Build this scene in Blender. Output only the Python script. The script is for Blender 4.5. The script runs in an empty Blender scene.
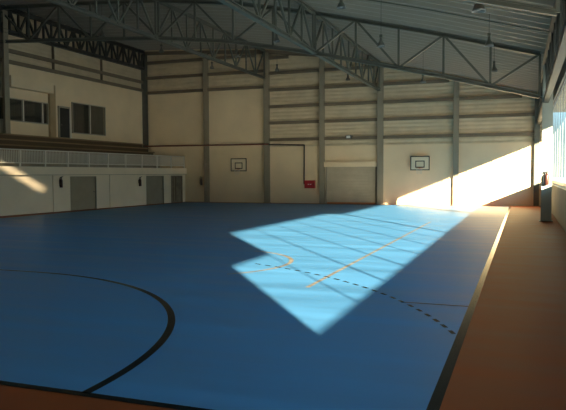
import bpy, bmesh, math, random
from mathutils import Vector, Matrix
random.seed(4)
S = bpy.context.scene
COL = S.collection

# ------------------------------------------------------------------ helpers
def H(x):                                   # height of the roof trusses' top chord across the hall
    P = [(-30, 11.0), (-26.4, 10.9), (-21.8, 10.68), (-16.5, 10.35), (-12.5, 9.85), (-8.7, 9.05),
         (-6, 8.4), (-3.4, 7.75), (.6, 6.65), (1.4, 6.42), (5, 5.3)]
    for (a, b), (c, d) in zip(P, P[1:]):
        if x <= c:
            return b + (d - b) * (x - a) / (c - a)
    return P[-1][1]

SKEW = [0.0]
class MB:
    def __init__(s): s.bm = bmesh.new()
    def quadbox(s, c):                      # eight corners, bottom four then top four
        v = [s.bm.verts.new(p) for p in c]
        for f in ((0, 3, 2, 1), (4, 5, 6, 7), (0, 1, 5, 4), (1, 2, 6, 5), (2, 3, 7, 6), (3, 0, 4, 7)):
            s.bm.faces.new([v[i] for i in f])
        return s
    def box(s, x0, x1, y0, y1, z0, z1):
        x0, x1 = sorted((x0, x1)); y0, y1 = sorted((y0, y1)); z0, z1 = sorted((z0, z1))
        return s.quadbox([(x0, y0, z0), (x1, y0, z0), (x1, y1, z0), (x0, y1, z0),
                          (x0, y0, z1), (x1, y0, z1), (x1, y1, z1), (x0, y1, z1)])
    def frame_axes(s, a, b, up):
        a, b = Vector(a), Vector(b); t = (b - a).normalized()
        up = Vector(up)
        if abs(t.dot(up)) > .98: up = Vector((0, 1, 0)) if abs(t.y) < .9 else Vector((1, 0, 0))
        r = t.cross(up).normalized(); u = r.cross(t).normalized()
        return a, b, r, u
    def bar(s, a, b, w, h, up=(0, 0, 1)):   # rectangular bar
        a, b, r, u = s.frame_axes(a, b, up); r *= w / 2; u *= h / 2
        return s.quadbox([a - r - u, a + r - u, b + r - u, b - r - u, a - r + u, a + r + u, b + r + u, b - r + u])
    def ibar(s, a, b, w, h, t=.018, up=(0, 0, 1)):   # rolled H section: two flanges and a web
        a, b, r, u = s.frame_axes(a, b, up)
        k = u * (h / 2 - t / 2)
        s.bar(a + k, b + k, w, t, u); s.bar(a - k, b - k, w, t, u)
        return s.bar(a, b, t, h - 2 * t, u)
    def cbar(s, a, b, w, h, t=.02, up=(0, 0, 1)):    # channel
        a, b, r, u = s.frame_axes(a, b, up)
        k = u * (h / 2 - t / 2); q = r * (w / 2 - t / 2)
        s.bar(a + k, b + k, w, t, u); s.bar(a - k, b - k, w, t, u)
        return s.bar(a + q, b + q, t, h - 2 * t, u)
    def tube(s, pts, rad, n=8):
        for a, b in zip(pts, pts[1:]):
            a, b, r, u = s.frame_axes(a, b, (0, 0, 1)); A = []; B = []
            for i in range(n):
                o = r * (rad * math.cos(2 * math.pi * i / n)) + u * (rad * math.sin(2 * math.pi * i / n))
                A.append(s.bm.verts.new(a + o)); B.append(s.bm.verts.new(b + o))
            for i in range(n):
                s.bm.faces.new([A[i], A[(i + 1) % n], B[(i + 1) % n], B[i]])
            s.bm.faces.new(A[::-1]); s.bm.faces.new(B)
        return s
    def lathe(s, c, prof, n=20):            # profile (radius, z) turned about a vertical axis
        c = Vector(c); rings = []
        for r, z in prof:
            rings.append([s.bm.verts.new(c + Vector((r * math.cos(2 * math.pi * i / n), r * math.sin(2 * math.pi * i / n), z))) for i in range(n)])
        for A, B in zip(rings, rings[1:]):
            for i in range(n):
                s.bm.faces.new([A[i], A[(i + 1) % n], B[(i + 1) % n], B[i]])
        for R_ in (rings[0], rings[-1]):
            try: s.bm.faces.new(R_)
            except ValueError: pass
        return s
    def ring(s, c, r0, r1, a0, a1, z, n=48):   # flat painted arc
        prev = None
        for i in range(n + 1):
            a = a0 + (a1 - a0) * i / n
            p = s.bm.verts.new((c[0] + r0 * math.cos(a), c[1] + r0 * math.sin(a), z))
            q = s.bm.verts.new((c[0] + r1 * math.cos(a), c[1] + r1 * math.sin(a), z))
            if prev: s.bm.faces.new([prev[0], prev[1], q, p])
            prev = (p, q)
        return s
    def flat(s, x0, x1, y0, y1, z):
        v = [s.bm.verts.new(p) for p in ((x0, y0, z), (x1, y0, z), (x1, y1, z), (x0, y1, z))]
        s.bm.faces.new(v); return s
    def build(s, name, mat, parent=None, smooth=False):
        if SKEW[0]:                              # the stand's front runs at a slight angle to the hall
            for v in s.bm.verts: v.co.x -= SKEW[0] * (D - v.co.y)
        bmesh.ops.recalc_face_normals(s.bm, faces=s.bm.faces)
        if parent is not None:
            o = Vector((0, 0, 0)); p = parent
            while p: o += p.location; p = p.parent
            bmesh.ops.translate(s.bm, verts=s.bm.verts, vec=-o)
        me = bpy.data.meshes.new(name); s.bm.to_mesh(me); s.bm.free()
        me.materials.append(mat)
        if smooth:
            for f in me.polygons: f.use_smooth = True
        ob = bpy.data.objects.new(name, me); COL.objects.link(ob)
        if parent is not None: ob.parent = parent
        return ob

def tag(o, label, cat, group=None):
    o['label'] = label; o['category'] = cat
    if group: o['group'] = group
    return o
def thing(name, loc, label, cat, group=None):
    o = bpy.data.objects.new(name, None); o.location = loc; o.empty_display_size = .2
    COL.objects.link(o); return tag(o, label, cat, group)
def struct(o):
    o['kind'] = 'structure'; return o

# ------------------------------------------------------------------ materials
def mat(name, col, rough=.6, spec=.5, metal=0, noise=0, scale=4., bump=0, stretch=(1, 1, 1), rn=0, coat=0):
    m = bpy.data.materials.new(name); m.use_nodes = True
    nt = m.node_tree; N = nt.nodes; L = nt.links; b = N['Principled BSDF']
    b.inputs['Base Color'].default_value = (*col, 1); b.inputs['Roughness'].default_value = rough
    b.inputs['Specular IOR Level'].default_value = spec; b.inputs['Metallic'].default_value = metal
    b.inputs['Coat Weight'].default_value = coat
    if noise or bump or rn:
        tc = N.new('ShaderNodeTexCoord'); mp = N.new('ShaderNodeMapping'); mp.inputs['Scale'].default_value = stretch
        nz = N.new('ShaderNodeTexNoise'); nz.inputs['Scale'].default_value = scale; nz.inputs['Detail'].default_value = 5
        L.new(tc.outputs['Object'], mp.inputs['Vector']); L.new(mp.outputs['Vector'], nz.inputs['Vector'])
        if noise:
            mr = N.new('ShaderNodeMapRange'); mr.inputs['From Min'].default_value = .3; mr.inputs['From Max'].default_value = .7
            mr.inputs['To Min'].default_value = 1 - noise; mr.inputs['To Max'].default_value = 1 + noise
            mx = N.new('ShaderNodeMix'); mx.data_type = 'RGBA'; mx.blend_type = 'MULTIPLY'; mx.inputs[0].default_value = 1
            mx.inputs[6].default_value = (*col, 1)
            L.new(nz.outputs['Fac'], mr.inputs['Value']); L.new(mr.outputs['Result'], mx.inputs[7]); L.new(mx.outputs[2], b.inputs['Base Color'])
        if rn:
            r2 = N.new('ShaderNodeMapRange'); r2.inputs['From Min'].default_value = .3; r2.inputs['From Max'].default_value = .7
            r2.inputs['To Min'].default_value = rough - rn; r2.inputs['To Max'].default_value = rough + rn
            L.new(nz.outputs['Fac'], r2.inputs['Value']); L.new(r2.outputs['Result'], b.inputs['Roughness'])
        if bump:
            bp = N.new('ShaderNodeBump'); bp.inputs['Strength'].default_value = bump; bp.inputs['Distance'].default_value = .02
            L.new(nz.outputs['Fac'], bp.inputs['Height']); L.new(bp.outputs['Normal'], b.inputs['Normal'])
    return m

def ribbed(name, col, axis, period, depth, rough=.6, spec=.3):   # corrugated sheet: a wave along one axis
    m = mat(name, col, rough, spec, noise=.08, scale=1.5)
    nt = m.node_tree; N = nt.nodes; L = nt.links
    tc = N.new('ShaderNodeTexCoord'); w = N.new('ShaderNodeTexWave'); w.wave_type = 'BANDS'; w.bands_direction = axis
    w.inputs['Scale'].default_value = math.pi / 10 / period * 1.0; w.inputs['Distortion'].default_value = 0
    bp = N.new('ShaderNodeBump'); bp.inputs['Strength'].default_value = .8; bp.inputs['Distance'].default_value = depth
    L.new(tc.outputs['Object'], w.inputs['Vector']); L.new(w.outputs['Fac'], bp.inputs['Height'])
    L.new(bp.outputs['Normal'], N['Principled BSDF'].inputs['Normal'])
    return m

M = {}
M['court'] = mat('blue_court_paint', (.060, .205, .41), .45, .22, noise=.16, scale=1.3, stretch=(.14, 1.4, 1), rn=.08)
M['surround'] = mat('terracotta_floor_paint', (.24, .056, .016), .55, .13, noise=.14, scale=1.3, stretch=(.4, 1.8, 1), rn=.06)
M['black_line'] = mat('black_line_paint', (.008, .010, .011), .18, .08, noise=.1, scale=8)
M['orange_line'] = mat('worn_orange_line_paint', (.19, .165, .14), .45, .4, noise=.5, scale=5)
M['panel'] = mat('cream_concrete', (.82, .67, .46), .7, .25, noise=.05, scale=.8)
M['pale_panel'] = mat('pale_cream_paint', (.86, .77, .62), .7, .25, noise=.04, scale=.8)
M['clad'] = ribbed('cream_wall_cladding', (.66, .55, .38), 'Z', .25, .03)
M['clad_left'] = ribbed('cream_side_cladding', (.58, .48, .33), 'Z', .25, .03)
M['roof'] = ribbed('cream_grey_roof_sheet', (.74, .52, .30), 'Y', .28, .04, .5, .5)
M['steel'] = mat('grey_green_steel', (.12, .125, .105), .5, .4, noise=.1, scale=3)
M['dark_steel'] = mat('dark_grey_steel', (.05, .05, .045), .5, .4, noise=.1, scale=3)
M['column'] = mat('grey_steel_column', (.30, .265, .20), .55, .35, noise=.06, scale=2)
M['pale_steel'] = mat('pale_grey_green_steel', (.36, .38, .34), .55, .35, noise=.05, scale=2)
M['girt'] = mat('brown_grey_girt', (.19, .15, .105), .6, .3, noise=.08, scale=2)
M['purlin'] = mat('galvanised_purlin', (.36, .34, .30), .5, .4)
M['white'] = mat('white_paint', (.75, .72, .65), .45, .4)
M['grey_door'] = mat('grey_door_paint', (.33, .30, .23), .6, .3, noise=.05, scale=2)
M['brown_door'] = mat('brown_grey_door', (.26, .21, .15), .6, .3, noise=.2, scale=3)
M['roller'] = ribbed('beige_grey_roller_door', (.50, .43, .32), 'Z', .1, .01)
M['lintel'] = mat('grey_beige_lintel', (.38, .34, .27), .6, .3)
M['bench'] = mat('brown_bench_wood', (.28, .19, .10), .6, .3, noise=.25, scale=4, stretch=(1, .1, 1))
M['bench_dark'] = mat('dark_brown_riser', (.13, .09, .055), .7, .2)
M['concrete'] = mat('grey_concrete', (.36, .33, .27), .8, .2, noise=.08, scale=2)
M['dark'] = mat('dark_door_panel', (.025, .027, .028), .5, .4)
M['curtain'] = mat('grey_curtain_cloth', (.28, .26, .21), .9, .1, noise=.15, scale=3)
M['curtain_dark'] = mat('dark_curtain_cloth', (.09, .095, .09), .9, .1, noise=.2, scale=3)
M['tan'] = mat('tan_post_paint', (.42, .31, .18), .7, .2, noise=.08, scale=3)
M['sill'] = mat('pale_sill', (.72, .70, .64), .5, .3)
M['sill_wall'] = mat('grey_green_wall_paint', (.23, .235, .21), .7, .2, noise=.08, scale=2)
M['alu'] = mat('grey_aluminium', (.22, .23, .23), .4, .5)
M['red'] = mat('red_enamel', (.46, .015, .018), .35, .5)
M['ext'] = mat('dark_red_brown_enamel', (.045, .014, .01), .35, .5)
M['black'] = mat('black_plastic', (.015, .015, .015), .5, .4)
M['pipe_red'] = mat('dull_red_pipe', (.22, .07, .045), .5, .4)
M['pipe_dark'] = mat('dark_pipe', (.06, .05, .045), .5, .4)
M['lamp'] = mat('grey_spun_aluminium', (.18, .18, .17), .35, .5, metal=.6)
M['bulb'] = mat('white_lamp_glass', (.85, .85, .82), .2, .5)
M['rim'] = mat('orange_rim', (.55, .2, .08), .5, .4)
M['net'] = mat('white_net_cord', (.7, .68, .62), .8, .2)
M['ground'] = mat('pale_yard_concrete', (.26, .26, .25), .9, .1, noise=.1, scale=.2)

def glass(name, tint, gl):
    m = bpy.data.materials.new(name); m.use_nodes = True
    N = m.node_tree.nodes; L = m.node_tree.links; N.remove(N['Principled BSDF'])
    t = N.new('ShaderNodeBsdfTransparent'); t.inputs['Color'].default_value = (*tint, 1)
    g = N.new('ShaderNodeBsdfGlossy'); g.inputs['Roughness'].default_value = .03
    mx = N.new('ShaderNodeMixShader'); mx.inputs[0].default_value = gl
    L.new(t.outputs[0], mx.inputs[1]); L.new(g.outputs[0], mx.inputs[2]); L.new(mx.outputs[0], N['Material Output'].inputs['Surface'])
    return m
M['glass'] = glass('clear_window_glass', (.93, .97, .96), .06)
M['rooflight'] = glass('dimming_rooflight_sheet', (.36, .36, .35), .04)  # grey tint dims the sun streak from the added rooflight
M['glass_dark'] = glass('dim_window_glass', (.75, .78, .78), .08)

# ------------------------------------------------------------------ key dimensions (metres, camera over the origin)
D = 41.5            # far wall
XL, XF = -26.4, -22.98   # upper side wall, wall below the stand
XR = 1.38           # window wall
YB = -2.0           # wall behind the camera

# ------------------------------------------------------------------ floor and court
floor = struct(MB().box(XL - .3, XR + .25, YB - .3, D + .3, -.2, 0).build('floor', M['surround']))
court = MB().flat(-22.5, -.71, 4.82, 40.55, .0015).build('court_paint', M['court'], floor)
court['label'] = 'blue painted playing court'
z1, z2 = .003, .0045
ln = MB().flat(-.74, -.635, 4.72, 40.6, z1).build('court_line', M['black_line'], floor)
ln['label'] = 'glossy black sideline'
MB().flat(-22.55, -.74, 4.74, 4.84, z1).build('court_line', M['black_line'], floor)
MB().flat(-22.55, -.76, 40.5, 40.58, z1).build('court_line', M['black_line'], floor)
MB().flat(-22.56, -22.48, 4.87, 40.5, z1).build('court_line', M['black_line'], floor)
a = MB(); a.ring((-9.5, 4.82), 5.72, 5.82, 0, math.pi / 2, z1)
a.flat(-13.7, -9.5, 4.82 + 5.72, 4.82 + 5.82, z1); a.ring((-13.7, 4.82), 5.72, 5.82, math.pi / 2, math.pi, z1)
a.build('goal_area_line', M['black_line'], floor)
a = MB(); k = 0; ang = math.radians(21.5)
while ang < math.pi / 2:
    if ang < 1.15: a.ring((-9.3, 4.82), 9.13, 9.19, ang, ang + .02, z1, 2)
    ang += .036
a.build('dashed_free_throw_line', M['black_line'], floor)
MB().flat(-3.57, -3.49, 10.7, 27, z1).build('court_line', M['orange_line'], floor)
MB().ring((-7.1, 13.2), 2.2, 2.3, math.radians(-45), math.radians(75), z1).build('court_line', M['orange_line'], floor)
MB().flat(-1.75, -.74, 9.92, 9.99, z1).build('court_line', M['black_line'], floor)
for o in floor.children: o['kind'] = 'structure'

# ------------------------------------------------------------------ roof
def roof_slab(mb, x0, x1, y0, y1):
    n = max(1, int(abs(x1 - x0) / .8)); g = .3
    for i in range(n):
        a = x0 + (x1 - x0) * i / n; b = x0 + (x1 - x0) * (i + 1) / n
        mb.quadbox([(a, y0, H(a) + g), (b, y0, H(b) + g), (b, y1, H(b) + g), (a, y1, H(a) + g),
                    (a, y0, H(a) + g + .08), (b, y0, H(b) + g + .08), (b, y1, H(b) + g + .08), (a, y1, H(a) + g + .08)])
mb = MB(); XA, XB = XL - .4, XR + .5
RX0, RX1, RY0, RY1 = -9.9, -5.6, 1.05, 1.85       # unseen rooflight strip, added to throw a sun streak below the stand
roof_slab(mb, XA, XB, YB - .4, RY0); roof_slab(mb, XA, RX0, RY0, RY1); roof_slab(mb, RX1, XB, RY0, RY1); roof_slab(mb, XA, XB, RY1, D + .4)
ceiling = struct(mb.build('ceiling', M['roof']))
mb = MB(); n = 6
for i in range(n):
    a = RX0 + (RX1 - RX0) * i / n; b = RX0 + (RX1 - RX0) * (i + 1) / n
    mb.quadbox([(a, RY0, H(a) + .33), (b, RY0, H(b) + .33), (b, RY1, H(b) + .33), (a, RY1, H(a) + .33),
                (a, RY0, H(a) + .34), (b, RY0, H(b) + .34), (b, RY1, H(b) + .34), (a, RY1, H(a) + .34)])
struct(mb.build('window_1', M['rooflight']))  # sheet of the added rooflight
xs = [XL + .1, -23, -19.5, -16.5, -14.5, -12.5, -10.6, -8.7, -6, -3.4, -1, XR - .1]
y = 10.4
while y < D - .2:                                 # roof rails across the hall, over the long trusses
    mb = MB()
    for a, b in zip(xs, xs[1:]):
        mb.cbar((a, y, H(a) + .195), (b, y, H(b) + .195), .07, .2, .012)
    o = mb.build('purlin', M['purlin'], ceiling); o['kind'] = 'structure'
    y += .8

# ------------------------------------------------------------------ far wall
def profile_wall(mb, y0, y1, zlow, x0, x1):       # wall piece that follows the roof
    n = max(1, int((x1 - x0) / .9))
    for i in range(n):
        a = x0 + (x1 - x0) * i / n; b = x0 + (x1 - x0) * (i + 1) / n
        mb.quadbox([(a, y0, zlow), (b, y0, zlow), (b, y1, zlow), (a, y1, zlow),
                    (a, y0, H(a) + .3), (b, y0, H(b) + .3), (b, y1, H(b) + .3), (a, y1, H(a) + .3)])
XC = [-26.37, -21.24, -16.59, -12.61, -8.68, -3.92, .77]
mb = MB(); profile_wall(mb, D + .05, D + .25, 0, XL - .2, -16.59); profile_wall(mb, D + .05, D + .25, 0, -16.59, XR + .25)
wall_far = struct(mb.build('wall_far', M['clad']))
p = MB()
p.box(XL, -21.24, D - .02, D + .06, 0, 7.95); p.box(-21.22, -16.59, D - .02, D + .06, 0, 7.95)
p.box(-16.57, -12.5, D - .02, D + .06, 0, 3.84)
p.box(-8.66, -3.93, D - .02, D + .06, 0, 3.84); p.box(-3.91, XR, D - .02, D + .06, 0, 3.84)
p.box(-12.5, -8.68, D - .02, D + .06, 2.78, 3.84)
o = p.build('concrete_panel', M['panel'], wall_far); o['kind'] = 'structure'; o['label'] = 'smooth cream lower panels'
def far_girt(x0, x1, z):
    o = MB().cbar((x0, D - .08, z), (x1, D - .08, z), .16, .2, .02).build('girt', M['girt'], wall_far); o['kind'] = 'structure'
for i in range(6):
    for z in ((7.97, 9.05, 10.15) if i < 2 else (4.33, 5.48, 6.59, 7.73, 8.87, 9.9)):
        x0, x1 = XC[i] + .17, XC[i + 1] - .17
        if H(x1) - .25 < z:                       # cut where the roof comes down
            while x1 > x0 and H(x1) - .25 < z: x1 -= .05
        if x1 - x0 > .5: far_girt(x0, x1, z)
# capping beam under the roof on the far wall
mb = MB()
for a, b in zip(xs, xs[1:]): mb.cbar((a, D - .14, H(a) - .03), (b, D - .14, H(b) - .03), .16, .24, .02)
o = mb.build('gable_beam', M['girt'], wall_far); o['kind'] = 'structure'

col_lab = ['grey steel corner column where the far wall meets the bleacher wall',
           'grey steel column beside the extinguisher on the far wall',
           'grey steel column right of the far backboard nearer the bleachers',
           'grey steel column left of the roller door',
           'grey steel column right of the roller door',
           'grey steel column right of the far backboard nearer the windows, half sunlit',
           'dark steel corner column where the far wall meets the window wall']
for i, x in enumerate(XC):
    w = (.5, .31, .36, .31, .36, .31, .3)[i]
    z0 = 2.45 if i == 0 else 0
    x *= (D - .16) / D
    t = thing('steel_column', (x, D - .16, z0), col_lab[i], 'column', 'far wall columns')
    top = H(x) - .1
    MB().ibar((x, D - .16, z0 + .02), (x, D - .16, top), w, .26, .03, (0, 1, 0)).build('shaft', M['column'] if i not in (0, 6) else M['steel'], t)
    MB().box(x - w / 2 - .06, x + w / 2 + .06, D - .33, D - .021, z0, z0 + .025).build('base_plate', M['column'], t)

# roller door in the far wall
d = struct(MB().box(-12.33, -8.87, D + .0, D + .045, .02, 2.44).build('door_1', M['roller']))
for nm, (x0, x1, z0, z1_), mm in (('door_lintel', (-12.42, -8.88, 2.44, 2.78), 'panel'), ):
    MB().box(x0, x1, D - .26, D - .0, z0, z1_).build(nm, M[mm], d)
MB().box(-12.36, -12.27, D - .06, D - .0, 0, 2.44).build('guide_rail', M['lintel'], d)
MB().box(-8.97, -8.9, D - .06, D - .0, 0, 2.44).build('guide_rail', M['girt'], d)
MB().box(-12.27, -8.97, D - .03, D - .0, 0.0, .1).build('bottom_bar', M['rim'], d)
for o in d.children: o['kind'] = 'structure'

# backboards
def backboard(x, label):
    zc = 2.635
    t = thing('basketball_backboard', (x, D - .3, zc - .45), label, 'backboard', 'mini basketball backboards')
    y0 = D - .36
    MB().box(x - .6, x + .6, y0, y0 + .03, zc - .45, zc + .45).build('board', M['panel_white'], t)
    b = MB(); w = .058
    for hw, hh, cz in ((.6, .45, zc), (.29, .22, zc - .06)):
        b.box(x - hw, x + hw, y0 - .006, y0, cz + hh - w, cz + hh); b.box(x - hw, x + hw, y0 - .006, y0, cz - hh, cz - hh + w)
        b.box(x - hw, x - hw + w, y0 - .006, y0, cz - hh + w, cz + hh - w); b.box(x + hw - w, x + hw, y0 - .006, y0, cz - hh + w, cz + hh - w)
    b.build('border', M['black'], t)
    r = MB(); R_ = .21; cy = y0 - .3; zr = zc - .3; n = 20
    pts = [(x + R_ * math.cos(2 * math.pi * i / n), cy + R_ * math.sin(2 * math.pi * i / n), zr) for i in range(n + 1)]
    r.tube(pts, .011, 6); r.box(x - .05, x + .05, y0 - .1, y0 - .006, zr - .03, zr + .02)
    hp = r.build('hoop', M['rim'], t)
    nn = MB()
    for i in range(12):
        for s in (1, -1):
            A = 2 * math.pi * i / 12; B = A + s * .5
            nn.tube([(x + R_ * math.cos(A), cy + R_ * math.sin(A), zr), (x + .14 * math.cos(B), cy + .14 * math.sin(B), zr - .38)], .003, 4)
    nn.build('net', M['net'], hp)
    for s in (-.35, .35):
        for q in (.2, -.25):
            MB().bar((x + s, y0 + .03, zc + q), (x + s, D - .021, zc + q), .05, .05).build('wall_bracket', M['column'], t)
M['panel_white'] = mat('cream_board_paint', (.80, .70, .52), .5, .3)
backboard(-18.57, 'cream mini backboard with black border on the shaded far wall near the bleachers')
backboard(-6.08, 'cream mini backboard with black border above the sunlit patch of the far wall')

# hose cabinet and pipe
t = thing('fire_hose_cabinet', (-13.43, D - .02, 1.04), 'square red fire hose cabinet on the far wall', 'fire hose cabinet')
MB().box(-13.79, -13.07, D - .22, D - .02, 1.02, 1.55).build('box', M['red'], t)
cd = MB().box(-13.75, -13.11, D - .235, D - .22, 1.06, 1.51).build('door', M['red'], t)
o = MB().box(-13.55, -13.45, D - .245, D - .235, 1.26, 1.31).box(-13.40, -13.30, D - .245, D - .235, 1.26, 1.31).build('label_plate', M['white'], cd)
o['label'] = 'two small white marks'
MB().box(-13.17, -13.14, D - .26, D - .235, 1.2, 1.36).build('handle', M['black'], cd)
t = thing('fire_pipe', (-20, D - .1, 3.9), 'thin fire water pipe running along the far wall and down to the red cabinet', 'pipe')
MB().tube([(XL + .3, D - .42, 4.05), (-16.3, D - .42, 4.02)], .05).build('pipe', M['pipe_red'], t)
MB().tube([(-16.3, D - .42, 4.02), (-16.3, D - .1, 4.0), (-13.83, D - .1, 3.93), (-13.85, D - .1, 1.3)], .045).build('drop_pipe', M['pipe_dark'], t)

# small floodlight on a rail above the roller door
t = thing('wall_floodlight', (-10.7, D - .17, 4.4), 'small floodlight clamped to the rail above the roller door', 'floodlight')
MB().box(-10.86, -10.54, D - .42, D - .22, 4.28, 4.5).build('housing', M['lamp'], t)
MB().box(-10.83, -10.57, D - .425, D - .42, 4.31, 4.47).build('lens', M['bulb'], t)
MB().box(-10.95, -10.45, D - .3, D - .17, 4.43, 4.47).build('bracket', M['girt'], t)

# ------------------------------------------------------------------ side wall with the stand
mb = MB(); mb.box(XL - .25, XL, YB - .2, 0, 0, 11.25).box(XL - .25, XL, 0, 17, 0, 1.2).box(XL - .25, XL, 0, 17, 5.2, 11.25).box(XL - .25, XL, 17, D + .25, 0, 11.25)
wall_left = struct(mb.build('wall_left', M['clad_left']))
o = MB().box(XL, XL + .06, 17.5, D, 2.4, 8.1).build('concrete_panel', M['panel'], wall_left); o['kind'] = 'structure'
w = MB(); w.box(XL - .15, XL - .1, 0, 17, 1.2, 1.3).box(XL - .15, XL - .1, 0, 17, 5.1, 5.2)  # unseen window strip, added to bring blue sky light onto the near floor
for i in range(9): w.box(XL - .15, XL - .1, i * 2.1, i * 2.1 + .06, 1.3, 5.1)
w = struct(w.build('window_8', M['alu']))
MB().box(XL - .13, XL - .12, .06, 16.9, 1.3, 5.1).build('pane', M['glass'], w)['kind'] = 'structure'
for z in (8.15, 8.75):
    o = MB().cbar((XL + .1, 14, z), (XL + .1, D - .2, z), .16, .2, .02).build('girt', M['girt'], wall_left); o['kind'] = 'structure'
for y in (31.6, 36.3):
    o = MB().cbar((XL + .1, y, 8.25), (XL + .1, y, 9.7), .1, .12, .015).build('rail_post', M['girt'], wall_left); o['kind'] = 'structure'

SKEW[0] = .045
# lower wall under the stand with fascia, doors and piers
mb = MB(); gaps = [(29.45, 31.65, 1.9), (36.65, 38.7, 1.9), (39.6, 41.1, 1.9)]
y = 17.5
for a, b, zt in gaps:
    mb.box(XF - .2, XF, y, a, 0, 2.0); mb.box(XF - .2, XF, a, b, zt, 2.0); y = b
mb.box(XF - .2, XF, y, D, 0, 2.0)
wl = struct(mb.build('wall_left_lower', M['pale_panel']))
for y in (28.3, 33.06):
    o = MB().box(XF, XF + .05, y - .22, y + .22, 0, 1.98).build('pier', M['pale_panel'], wl); o['kind'] = 'structure'
stand = struct(MB().box(XL + 1.4, XF + .14, 17.5, D - .03, 2.0, 2.42).build('trim_1', M['pale_panel']))
stand['label'] = 'cream balcony slab edge'
o = MB().box(XF + .02, XF + .16, 17.5, D - .03, 1.975, 2.0).build('drip_edge', M['concrete'], stand); o['kind'] = 'structure'
for i, ((a, b, zt), mm, lb) in enumerate(zip(gaps, ('grey_door', 'grey_door', 'brown_door'), ('wide grey', 'second grey', 'brown'))):
    d = struct(MB().box(XF - .14, XF - .06, a + .05, b - .05, 0.0, zt - .05).build('door_%d' % (i + 2), M[mm]))
    f = MB().box(XF - .15, XF + .01, a, a + .05, 0, zt).box(XF - .15, XF + .01, b - .05, b, 0, zt).box(XF - .15, XF + .01, a + .05, b - .05, zt - .05, zt).build('door_frame', M[mm], d)
    f['kind'] = 'structure'
    h = MB().box(XF - .06, XF - .02, b - .22, b - .1, .98, 1.02).build('door_handle', M['lamp'], d); h['kind'] = 'structure'
    if i == 2:
        for q in (a + .36, a + .68):
            g = MB().box(XF - .06, XF - .045, q - .02, q + .02, .1, 1.8).build('door_batten', M['bench_dark'], d); g['kind'] = 'structure'

SKEW[0] = 0
# benches of the stand
t = thing('bleacher_stand', (XL + 1, 30, 2.42), 'brown stepped bleacher stand behind the white balcony railing', 'bleachers')
Y0, Y1 = 18, 40.7
MB().box(-24.75, -24.6, Y0, Y1, 2.42, 3.22).build('front_wall', M['concrete'], t)
for i in range(4):
    x1 = -24.6 - i * .44; z = 3.26 + i * .31
    MB().box(XL + .062, x1 - .1, Y0, Y1, z - .32 if i else 2.43, z - .05).build('step', M['bench_dark'], t) if i else MB().box(XL + .062, -24.76, Y0, Y1, 2.43, z - .05).build('step', M['bench_dark'], t)
    MB().box(x1 - .46, x1 + .02, Y0, Y1, z - .045, z + .02).build('bench_board', M['bench'], t)

# railing
SKEW[0] = .045
t = thing('balcony_railing', (XF + .06, 30, 2.42), 'white slatted balcony railing along the front of the bleachers', 'railing')
xr = XF + .06; py = [18.9 + 1.72 * i for i in range(13)] + [41.25]
MB().tube([(xr, 18.85, 3.26), (xr, 41.3, 3.26)], .03).build('top_rail', M['white'], t)
MB().bar((xr, 18.85, 2.6), (xr, 41.3, 2.6), .04, .05).build('bottom_rail', M['white'], t)
for y in py:
    MB().box(xr - .035, xr + .035, y - .04, y + .04, 2.42, 3.28).build('post', M['white'], t)
for a, b in zip(py, py[1:]):
    mb = MB(); n = int((b - a) / .105)
    for k in range(1, n):
        y = a + (b - a) * k / n; mb.box(xr - .012, xr + .012, y - .013, y + .013, 2.6, 3.26)
    mb.build('baluster_panel', M['white'], t)

SKEW[0] = 0
# rooms above the stand: hood, windows, door, post
XW = XL + .06
o = struct(MB().box(XW, XW + .45, 27.75, 31.1, 6.76, 7.36).build('trim_2', M['panel'])); o['label'] = 'cream hood over the control room window'
o = struct(MB().box(XW, XW + .16, 31.12, 31.6, 4.22, 7.3).build('trim_3', M['tan'])); o['label'] = 'tan pier beside the control room window'
def side_window(n, y0, y1, z0, z1_, mull, mats):
    w = MB(); f = .05
    w.box(XW, XW + .1, y0, y1, z0, z0 + f).box(XW, XW + .1, y0, y1, z1_ - f, z1_).box(XW, XW + .1, y0, y0 + f, z0 + f, z1_ - f).box(XW, XW + .1, y1 - f, y1, z0 + f, z1_ - f)
    w = struct(w.build('window_%d' % n, M['lintel']))
    ys = [y0 + f] + mull + [y1 - f]
    for m in mull:
        MB().box(XW, XW + .11, m - .035, m + .035, z0 + f, z1_ - f).build('mullion', M['white'], w)
    for a, b, mm in zip(ys, ys[1:], mats):
        MB().box(XW + .075, XW + .083, a + .035, b - .035, z0 + f, z1_ - f).build('pane', M['glass_dark'], w)
        c = MB(); k = 0; q = a + .04
        while q < b - .12:
            c.box(XW + .01 + .012 * (k % 2), XW + .03 + .012 * (k % 2), q, q + .085, z0 + f, z1_ - f); q += .085; k += 1
        c.build('curtain', M[mm], w)
    for c in w.children: c['kind'] = 'structure'
side_window(2, 26.6, 31.05, 4.95, 6.2, [29.0, 30.55], ['curtain_dark', 'curtain_dark', 'dark'])
side_window(3, 33.22, 36.6, 4.58, 6.5, [34.95], ['curtain_dark', 'curtain'])
d = struct(MB().box(XW, XW + .06, 32.05, 32.95, 4.26, 6.05).build('door_5', M['dark']))
MB().box(XW, XW + .1, 32.97, 33.08, 4.22, 6.15).build('door_frame', M['white'], d)['kind'] = 'structure'
MB().box(XW, XW + .1, 31.95, 32.03, 4.22, 6.15).box(XW, XW + .1, 32.03, 32.97, 6.07, 6.15).build('door_head', M['lintel'], d)['kind'] = 'structure'
MB().box(XW + .06, XW + .1, 32.12, 32.24, 5.0, 5.04).build('door_handle', M['lamp'], d)['kind'] = 'structure'

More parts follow.
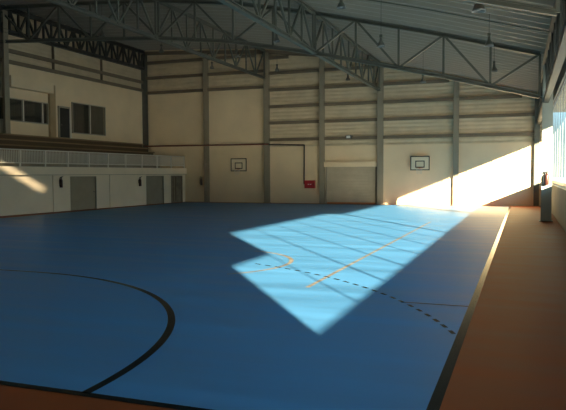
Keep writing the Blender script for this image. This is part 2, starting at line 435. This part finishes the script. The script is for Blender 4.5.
# column of the roof frame on the side wall
t = thing('steel_column', (XL + .24, 27.5, 3.6), 'tall steel column rising from the bleachers at the near end of the side wall', 'column')
MB().ibar((XL + .26, 27.5, 4.25), (XL + .26, 27.5, 10.75), .34, .38, .03, (1, 0, 0)).build('shaft', M['column'], t)
MB().box(XL + .06, XL + .46, 27.3, 27.7, 4.225, 4.25).build('base_plate', M['column'], t)

# ------------------------------------------------------------------ window wall
WALL_T = .2
mb = MB(); SILL = 1.45
mb.box(XR, XR + WALL_T, YB - .2, 1.92, 0, 6.7); mb.box(XR, XR + WALL_T, 1.92, 40.95, 0, SILL)
mb.box(XR, XR + WALL_T, 1.92, 4.15, 3.1, 5.6)
tr = struct(MB().box(XR, XR + WALL_T, 1.92, 40.95, 5.6, 6.72).build('trim_4', M['dark_steel'])); tr['label'] = 'dark grey cladding band above the long windows'
mb.box(XR, XR + WALL_T, 40.95, D + .25, 0, 6.7)
wall_right = struct(mb.build('wall_right', M['sill_wall']))
bays = [(1.92, 4.15, 3.1), (4.15, 16.75, 5.6), (16.75, 30.4, 5.6), (30.4, 40.95, 5.6)]
for n, (a, b, top) in enumerate(bays):
    s = SILL; fr = MB(); x0, x1 = XR + .1, XR + .115; f = .06; e = .2 if n == 1 else .02
    fr.box(x0, x1, a, b, s, s + .16).box(x0, x1, a, b, top - f, top).box(x0, x1, a, a + .02, s + .16, top - f).box(x0, x1, b - e, b, s + .16, top - f)
    w = struct(fr.build('window_%d' % (n + 4), M['alu']))
    MB().box(XR - .05, XR + .1, a, b, s - .03, s + .015).build('window_sill', M['sill'], w)
    k = max(1, round((b - a) / 2.08)); ys = [a + (b - a) * i / k for i in range(k + 1)]
    for m in ys[1:-1]:
        MB().box(x0, x1, m - .035, m + .035, s + .16, top - f).build('mullion', M['alu'], w)
    MB().box(x0 + .004, x0 + .011, a + .02, b - e, s + .16, top - f).build('pane', M['glass'], w)
    for c in w.children: c['kind'] = 'structure'
# unseen canopy added outside, its depth set to trim the sun
cn = MB(); cn.box(XR + WALL_T, XR + 3.2, -4, 10.9, 5.68, 5.8).box(XR + WALL_T, XR + 4.1, 10.9, 43, 5.68, 5.8)
tag(cn.build('sun_trim_canopy', M['concrete']), 'flat canopy added outside above the long windows to trim the sun', 'canopy')

t = thing('steel_column', (.92, 28.8, 0), 'grey green steel column standing in front of the long windows', 'column')
MB().ibar((.92, 28.8, .02), (.92, 28.8, 6.4), .4, .4, .03, (0, 1, 0)).build('shaft', M['pale_steel'], t)
MB().box(.66, 1.18, 28.54, 29.06, 0, .025).build('base_plate', M['steel'], t)

# ------------------------------------------------------------------ extinguishers
def extinguisher(p, d, label, sign=False, grp='fire extinguishers'):
    x, y, z = p; d = Vector(d)
    t = thing('fire_extinguisher', p, label, 'fire extinguisher', grp)
    MB().lathe((x, y, z), [(.07, 0), (.085, .02), (.085, .36), (.07, .43), (.03, .47), (.03, .5)], 14).build('cylinder', M['ext'], t, True)
    MB().box(x - .045, x + .045, y - .045, y + .045, z + .5, z + .56).bar((x, y, z + .57), (x + d.x * .14, y + d.y * .14, z + .62), .03, .02).build('valve', M['black'], t)
    s = d.cross(Vector((0, 0, 1)))
    MB().tube([(x, y, z + .53), (x + s.x * .12, y + s.y * .12, z + .5), (x + s.x * .13, y + s.y * .13, z + .1)], .014, 6).build('hose', M['black'], t)
    e = d * -.1
    MB().box(x + e.x - .02, x + e.x + .02, y + e.y - .02, y + e.y + .02, z + .2, z + .42).build('bracket', M['black'], t)
    return t
extinguisher((XF + .12 - .045 * (D - 28.6), 28.6, 1.3), (1, 0, 0), 'dark fire extinguisher on the low wall left of the first grey door')
extinguisher((XF + .12 - .045 * (D - 35.8), 35.8, 1.24), (1, 0, 0), 'dark fire extinguisher on the low wall left of the second grey door')
extinguisher((-21.6, D - .14, 1.2), (0, -1, 0), 'dark fire extinguisher on the far wall close to a column')
extinguisher((.92, 28.46, 1.5), (0, -1, 0), 'fire extinguisher on the column in front of the long windows')

# ------------------------------------------------------------------ trusses
def truss(name, label, tops, bots, first_down, base, group, cw=.16, dw=.09, wide=.18, densepost=True):
    """tops / bots: matching node lists along the truss; diagonals zigzag, posts at every node."""
    t = thing(name, base, label, 'roof truss', group)
    m = M['dark_steel'] if tops[0][0] == tops[1][0] and abs(tops[0][0]) != 8.68 and tops[0][0] != -16.59 else M['steel']
    mb = MB()
    for a, b in zip(tops, tops[1:]): mb.ibar(a, b, cw, cw, .03)
    mb.build('top_chord', m, t)
    mb = MB()
    for a, b in zip(bots, bots[1:]): mb.ibar(a, b, wide, cw, .03)
    mb.build('bottom_chord', m, t)
    for i, (a, b) in enumerate(zip(tops, bots)):
        MB().bar(a, b, dw, dw, (0, 1, 0)).build('post', m, t)
        if i + 1 < len(tops):
            if (i % 2 == 0) == first_down: p, q = tops[i], bots[i + 1]
            else: p, q = bots[i], tops[i + 1]
            MB().bar(p, q, dw, dw, (0, 0, 1)).build('diagonal', m, t)
    return t
def cross_nodes(y):
    X = [.57 - 1.85 * i for i in range(5)] + [-8.68 - 1.98 * i for i in range(4)] + [-16.59 - 1.96 * i for i in range(6)]
    dep = lambda x: 1.66 + .12 * min(1, max(0, -x / 16))
    return [(x, y, H(x)) for x in X], [(x, y, H(x) - dep(x)) for x in X]
for y, lab in ((27.5, 'curved steel roof truss spanning the whole hall between bleacher wall and windows'),
               (13.3, 'steel roof truss of which only the window end shows overhead')):
    T, B = cross_nodes(y)
    truss('roof_truss', lab, T, B, True, (0, y, B[0][2]), 'trusses across the hall', *((.16, .09, .18) if y > 20 else (.12, .08, .12)))
def long_truss(x, dep, n, y0, y1, lab, first, drop=.0, dw=.08, cw=.15):
    ys = [y0 + (y1 - y0) * i / n for i in range(n + 1)]
    T = [(x, y, H(x) - drop) for y in ys]; B = [(x, y, H(x) - drop - dep) for y in ys]
    truss('roof_truss', lab, T, B, first, (x, y0, H(x) - drop - dep), 'trusses along the hall', cw, dw, .2)
long_truss(-8.68, 1.7, 18, 13.35, 41.1, 'steel roof truss running down the hall to the column right of the roller door', True)
long_truss(-16.59, 1.83, 18, 13.35, 41.1, 'steel roof truss running down the hall between the two far backboards', True)
long_truss(-26.05, 1.2, 42, 13.35, 41.1, 'dense dark lattice truss along the top of the bleacher wall', True, 0, .1, .22)
long_truss(.85, 1.6, 18, 13.35, 41.1, 'dark steel truss along the roof edge above the long windows', True, .02, .1, .22)

# thin cable conduit under the roof
mb = MB(); X = [-24, -20, -16.5, -12.5, -8.7, -6, -3.4, 1.2]
mb.tube([(x, 22.4, H(x) - .14) for x in X], .025, 6)
tag(mb.build('cable_conduit', M['steel']), 'thin electric conduit running across under the roof sheets', 'conduit')

# ------------------------------------------------------------------ pendant lamps
def lamp_parts(t):
    x, y, z = t.location; k = .8
    q = lambda P: [(a * k, b * k) for a, b in P]
    sh = MB().lathe((x, y, z), q([(.045, .42), (.06, .40), (.075, .24), (.12, .19), (.17, .08), (.19, 0), (.182, 0), (.16, .07), (.11, .17), (.05, .2)]), 18).build('shade', M['lamp'], t, True)
    MB().lathe((x, y, z), q([(.05, .2), (.09, .15), (.11, .09), (.08, .05), (.03, .04)]), 14).build('bulb', M['bulb'], sh, True)
    MB().box(x - .05, x + .05, y - .05, y + .05, z + .335, z + .43).build('ballast_box', M['steel'], t)
    MB().tube([(x, y, z + .43), (x, y, H(x) + .29)], .008, 5).build('cord', M['black'], t)
lamps = [(-.95, 14.9, 'nearest to the camera by the window end of the roof'),
         (-4.86, 23.3, 'on a long cord in front of the window half of the cross truss'),
         (-1.1, 22.5, 'close to the roof sheets near the upper window end'),
         (-1.17, 28.25, 'hanging low next to the window end of the cross truss'),
         (-5.58, 20.5, 'cut by the top of the picture above mid hall'),
         (-10.3, 27.0, 'beside the cross truss, left of the truss leading to the roller door'),
         (-19.5, 32.6, 'beyond the cross truss near the corner column of the bleacher wall'),
         (-14.9, 39.1, 'close to the far wall left of the roller door bay'),
         (-10.4, 39.8, 'close to the far wall above the roller door'),
         (-4.75, 33, 'over the far half of the court above the right backboard'),
         (-19.4, 38.8, 'close to the far wall above the left backboard'),
         (-20.2, 28, 'by the cross truss near the bleacher wall'),
         (-15.35, 33.9, 'under the middle of the roof beyond the cross truss')]
for x, y, lb in lamps:
    lamp_parts(thing('pendant_lamp', (x, y, H(x) - (.95 if (x, y) in ((-1.1, 22.5), (-1.17, 28.25), (-5.58, 20.5)) else 1.55)), 'bell lamp ' + lb, 'lamp', 'high bay pendant lamps'))

# ------------------------------------------------------------------ shell behind the camera and the yard outside
mb = MB(); profile_wall(mb, YB - .25, YB, 0, XL - .2, XR + .25)
struct(mb.build('wall_back', M['panel']))
struct(MB().box(XR + .26, 400, -200, 300, -.3, -.15).box(-300, XL - .3, -200, 300, -.3, -.15).build('ground', M['ground']))

# ------------------------------------------------------------------ light
sun_dir = Vector((-.57, .822, -.236)).normalized()
sl = bpy.data.lights.new('sun', 'SUN'); sl.energy = 17.5; sl.color = (1, .79, .53); sl.angle = math.radians(.8)
so = bpy.data.objects.new('sun', sl); so.rotation_euler = sun_dir.to_track_quat('-Z', 'Y').to_euler(); so.location = (20, -20, 12); COL.objects.link(so)
w = bpy.data.worlds.new('sky'); S.world = w; w.use_nodes = True
N = w.node_tree.nodes; L = w.node_tree.links; bg = N['Background']
tc = N.new('ShaderNodeTexCoord'); sp = N.new('ShaderNodeSeparateXYZ'); cr = N.new('ShaderNodeValToRGB')
cr.color_ramp.elements[0].position = .06; cr.color_ramp.elements[0].color = (.10, .14, .145, 1)
cr.color_ramp.elements[1].position = .28; cr.color_ramp.elements[1].color = (.44, .78, 1.08, 1)
L.new(tc.outputs['Generated'], sp.inputs[0]); L.new(sp.outputs['Z'], cr.inputs[0]); L.new(cr.outputs[0], bg.inputs['Color'])
bg.inputs['Strength'].default_value = 1.4

# ------------------------------------------------------------------ camera
cam = bpy.data.cameras.new('camera'); co = bpy.data.objects.new('camera', cam); COL.objects.link(co)
cam.sensor_width = 36; cam.lens = 645.2 / 566 * 36; cam.clip_start = .05; cam.clip_end = 1000
yaw, pitch, roll = math.radians(20.38), math.radians(2.77), math.radians(.22)
fwd = Vector((-math.sin(yaw), math.cos(yaw), 0)); right = Vector((math.cos(yaw), math.sin(yaw), 0)); down = Vector((0, 0, -1))
f2 = fwd * math.cos(pitch) + down * math.sin(pitch); d2 = down * math.cos(pitch) - fwd * math.sin(pitch)
r3 = right * math.cos(roll) + d2 * math.sin(roll); d3 = d2 * math.cos(roll) - right * math.sin(roll)
R = Matrix((r3, -d3, -f2)).transposed()
co.matrix_world = Matrix.Translation((0, 0, 2)) @ R.to_4x4()
S.camera = co

S.view_settings.view_transform = 'Standard'; S.view_settings.look = 'None'
S.view_settings.gamma = 1; S.view_settings.use_curve_mapping = False
S.view_settings.exposure = 1.92
S.cycles.max_bounces = 14; S.cycles.diffuse_bounces = 8; S.cycles.transparent_max_bounces = 16
S.cycles.sample_clamp_indirect = 6
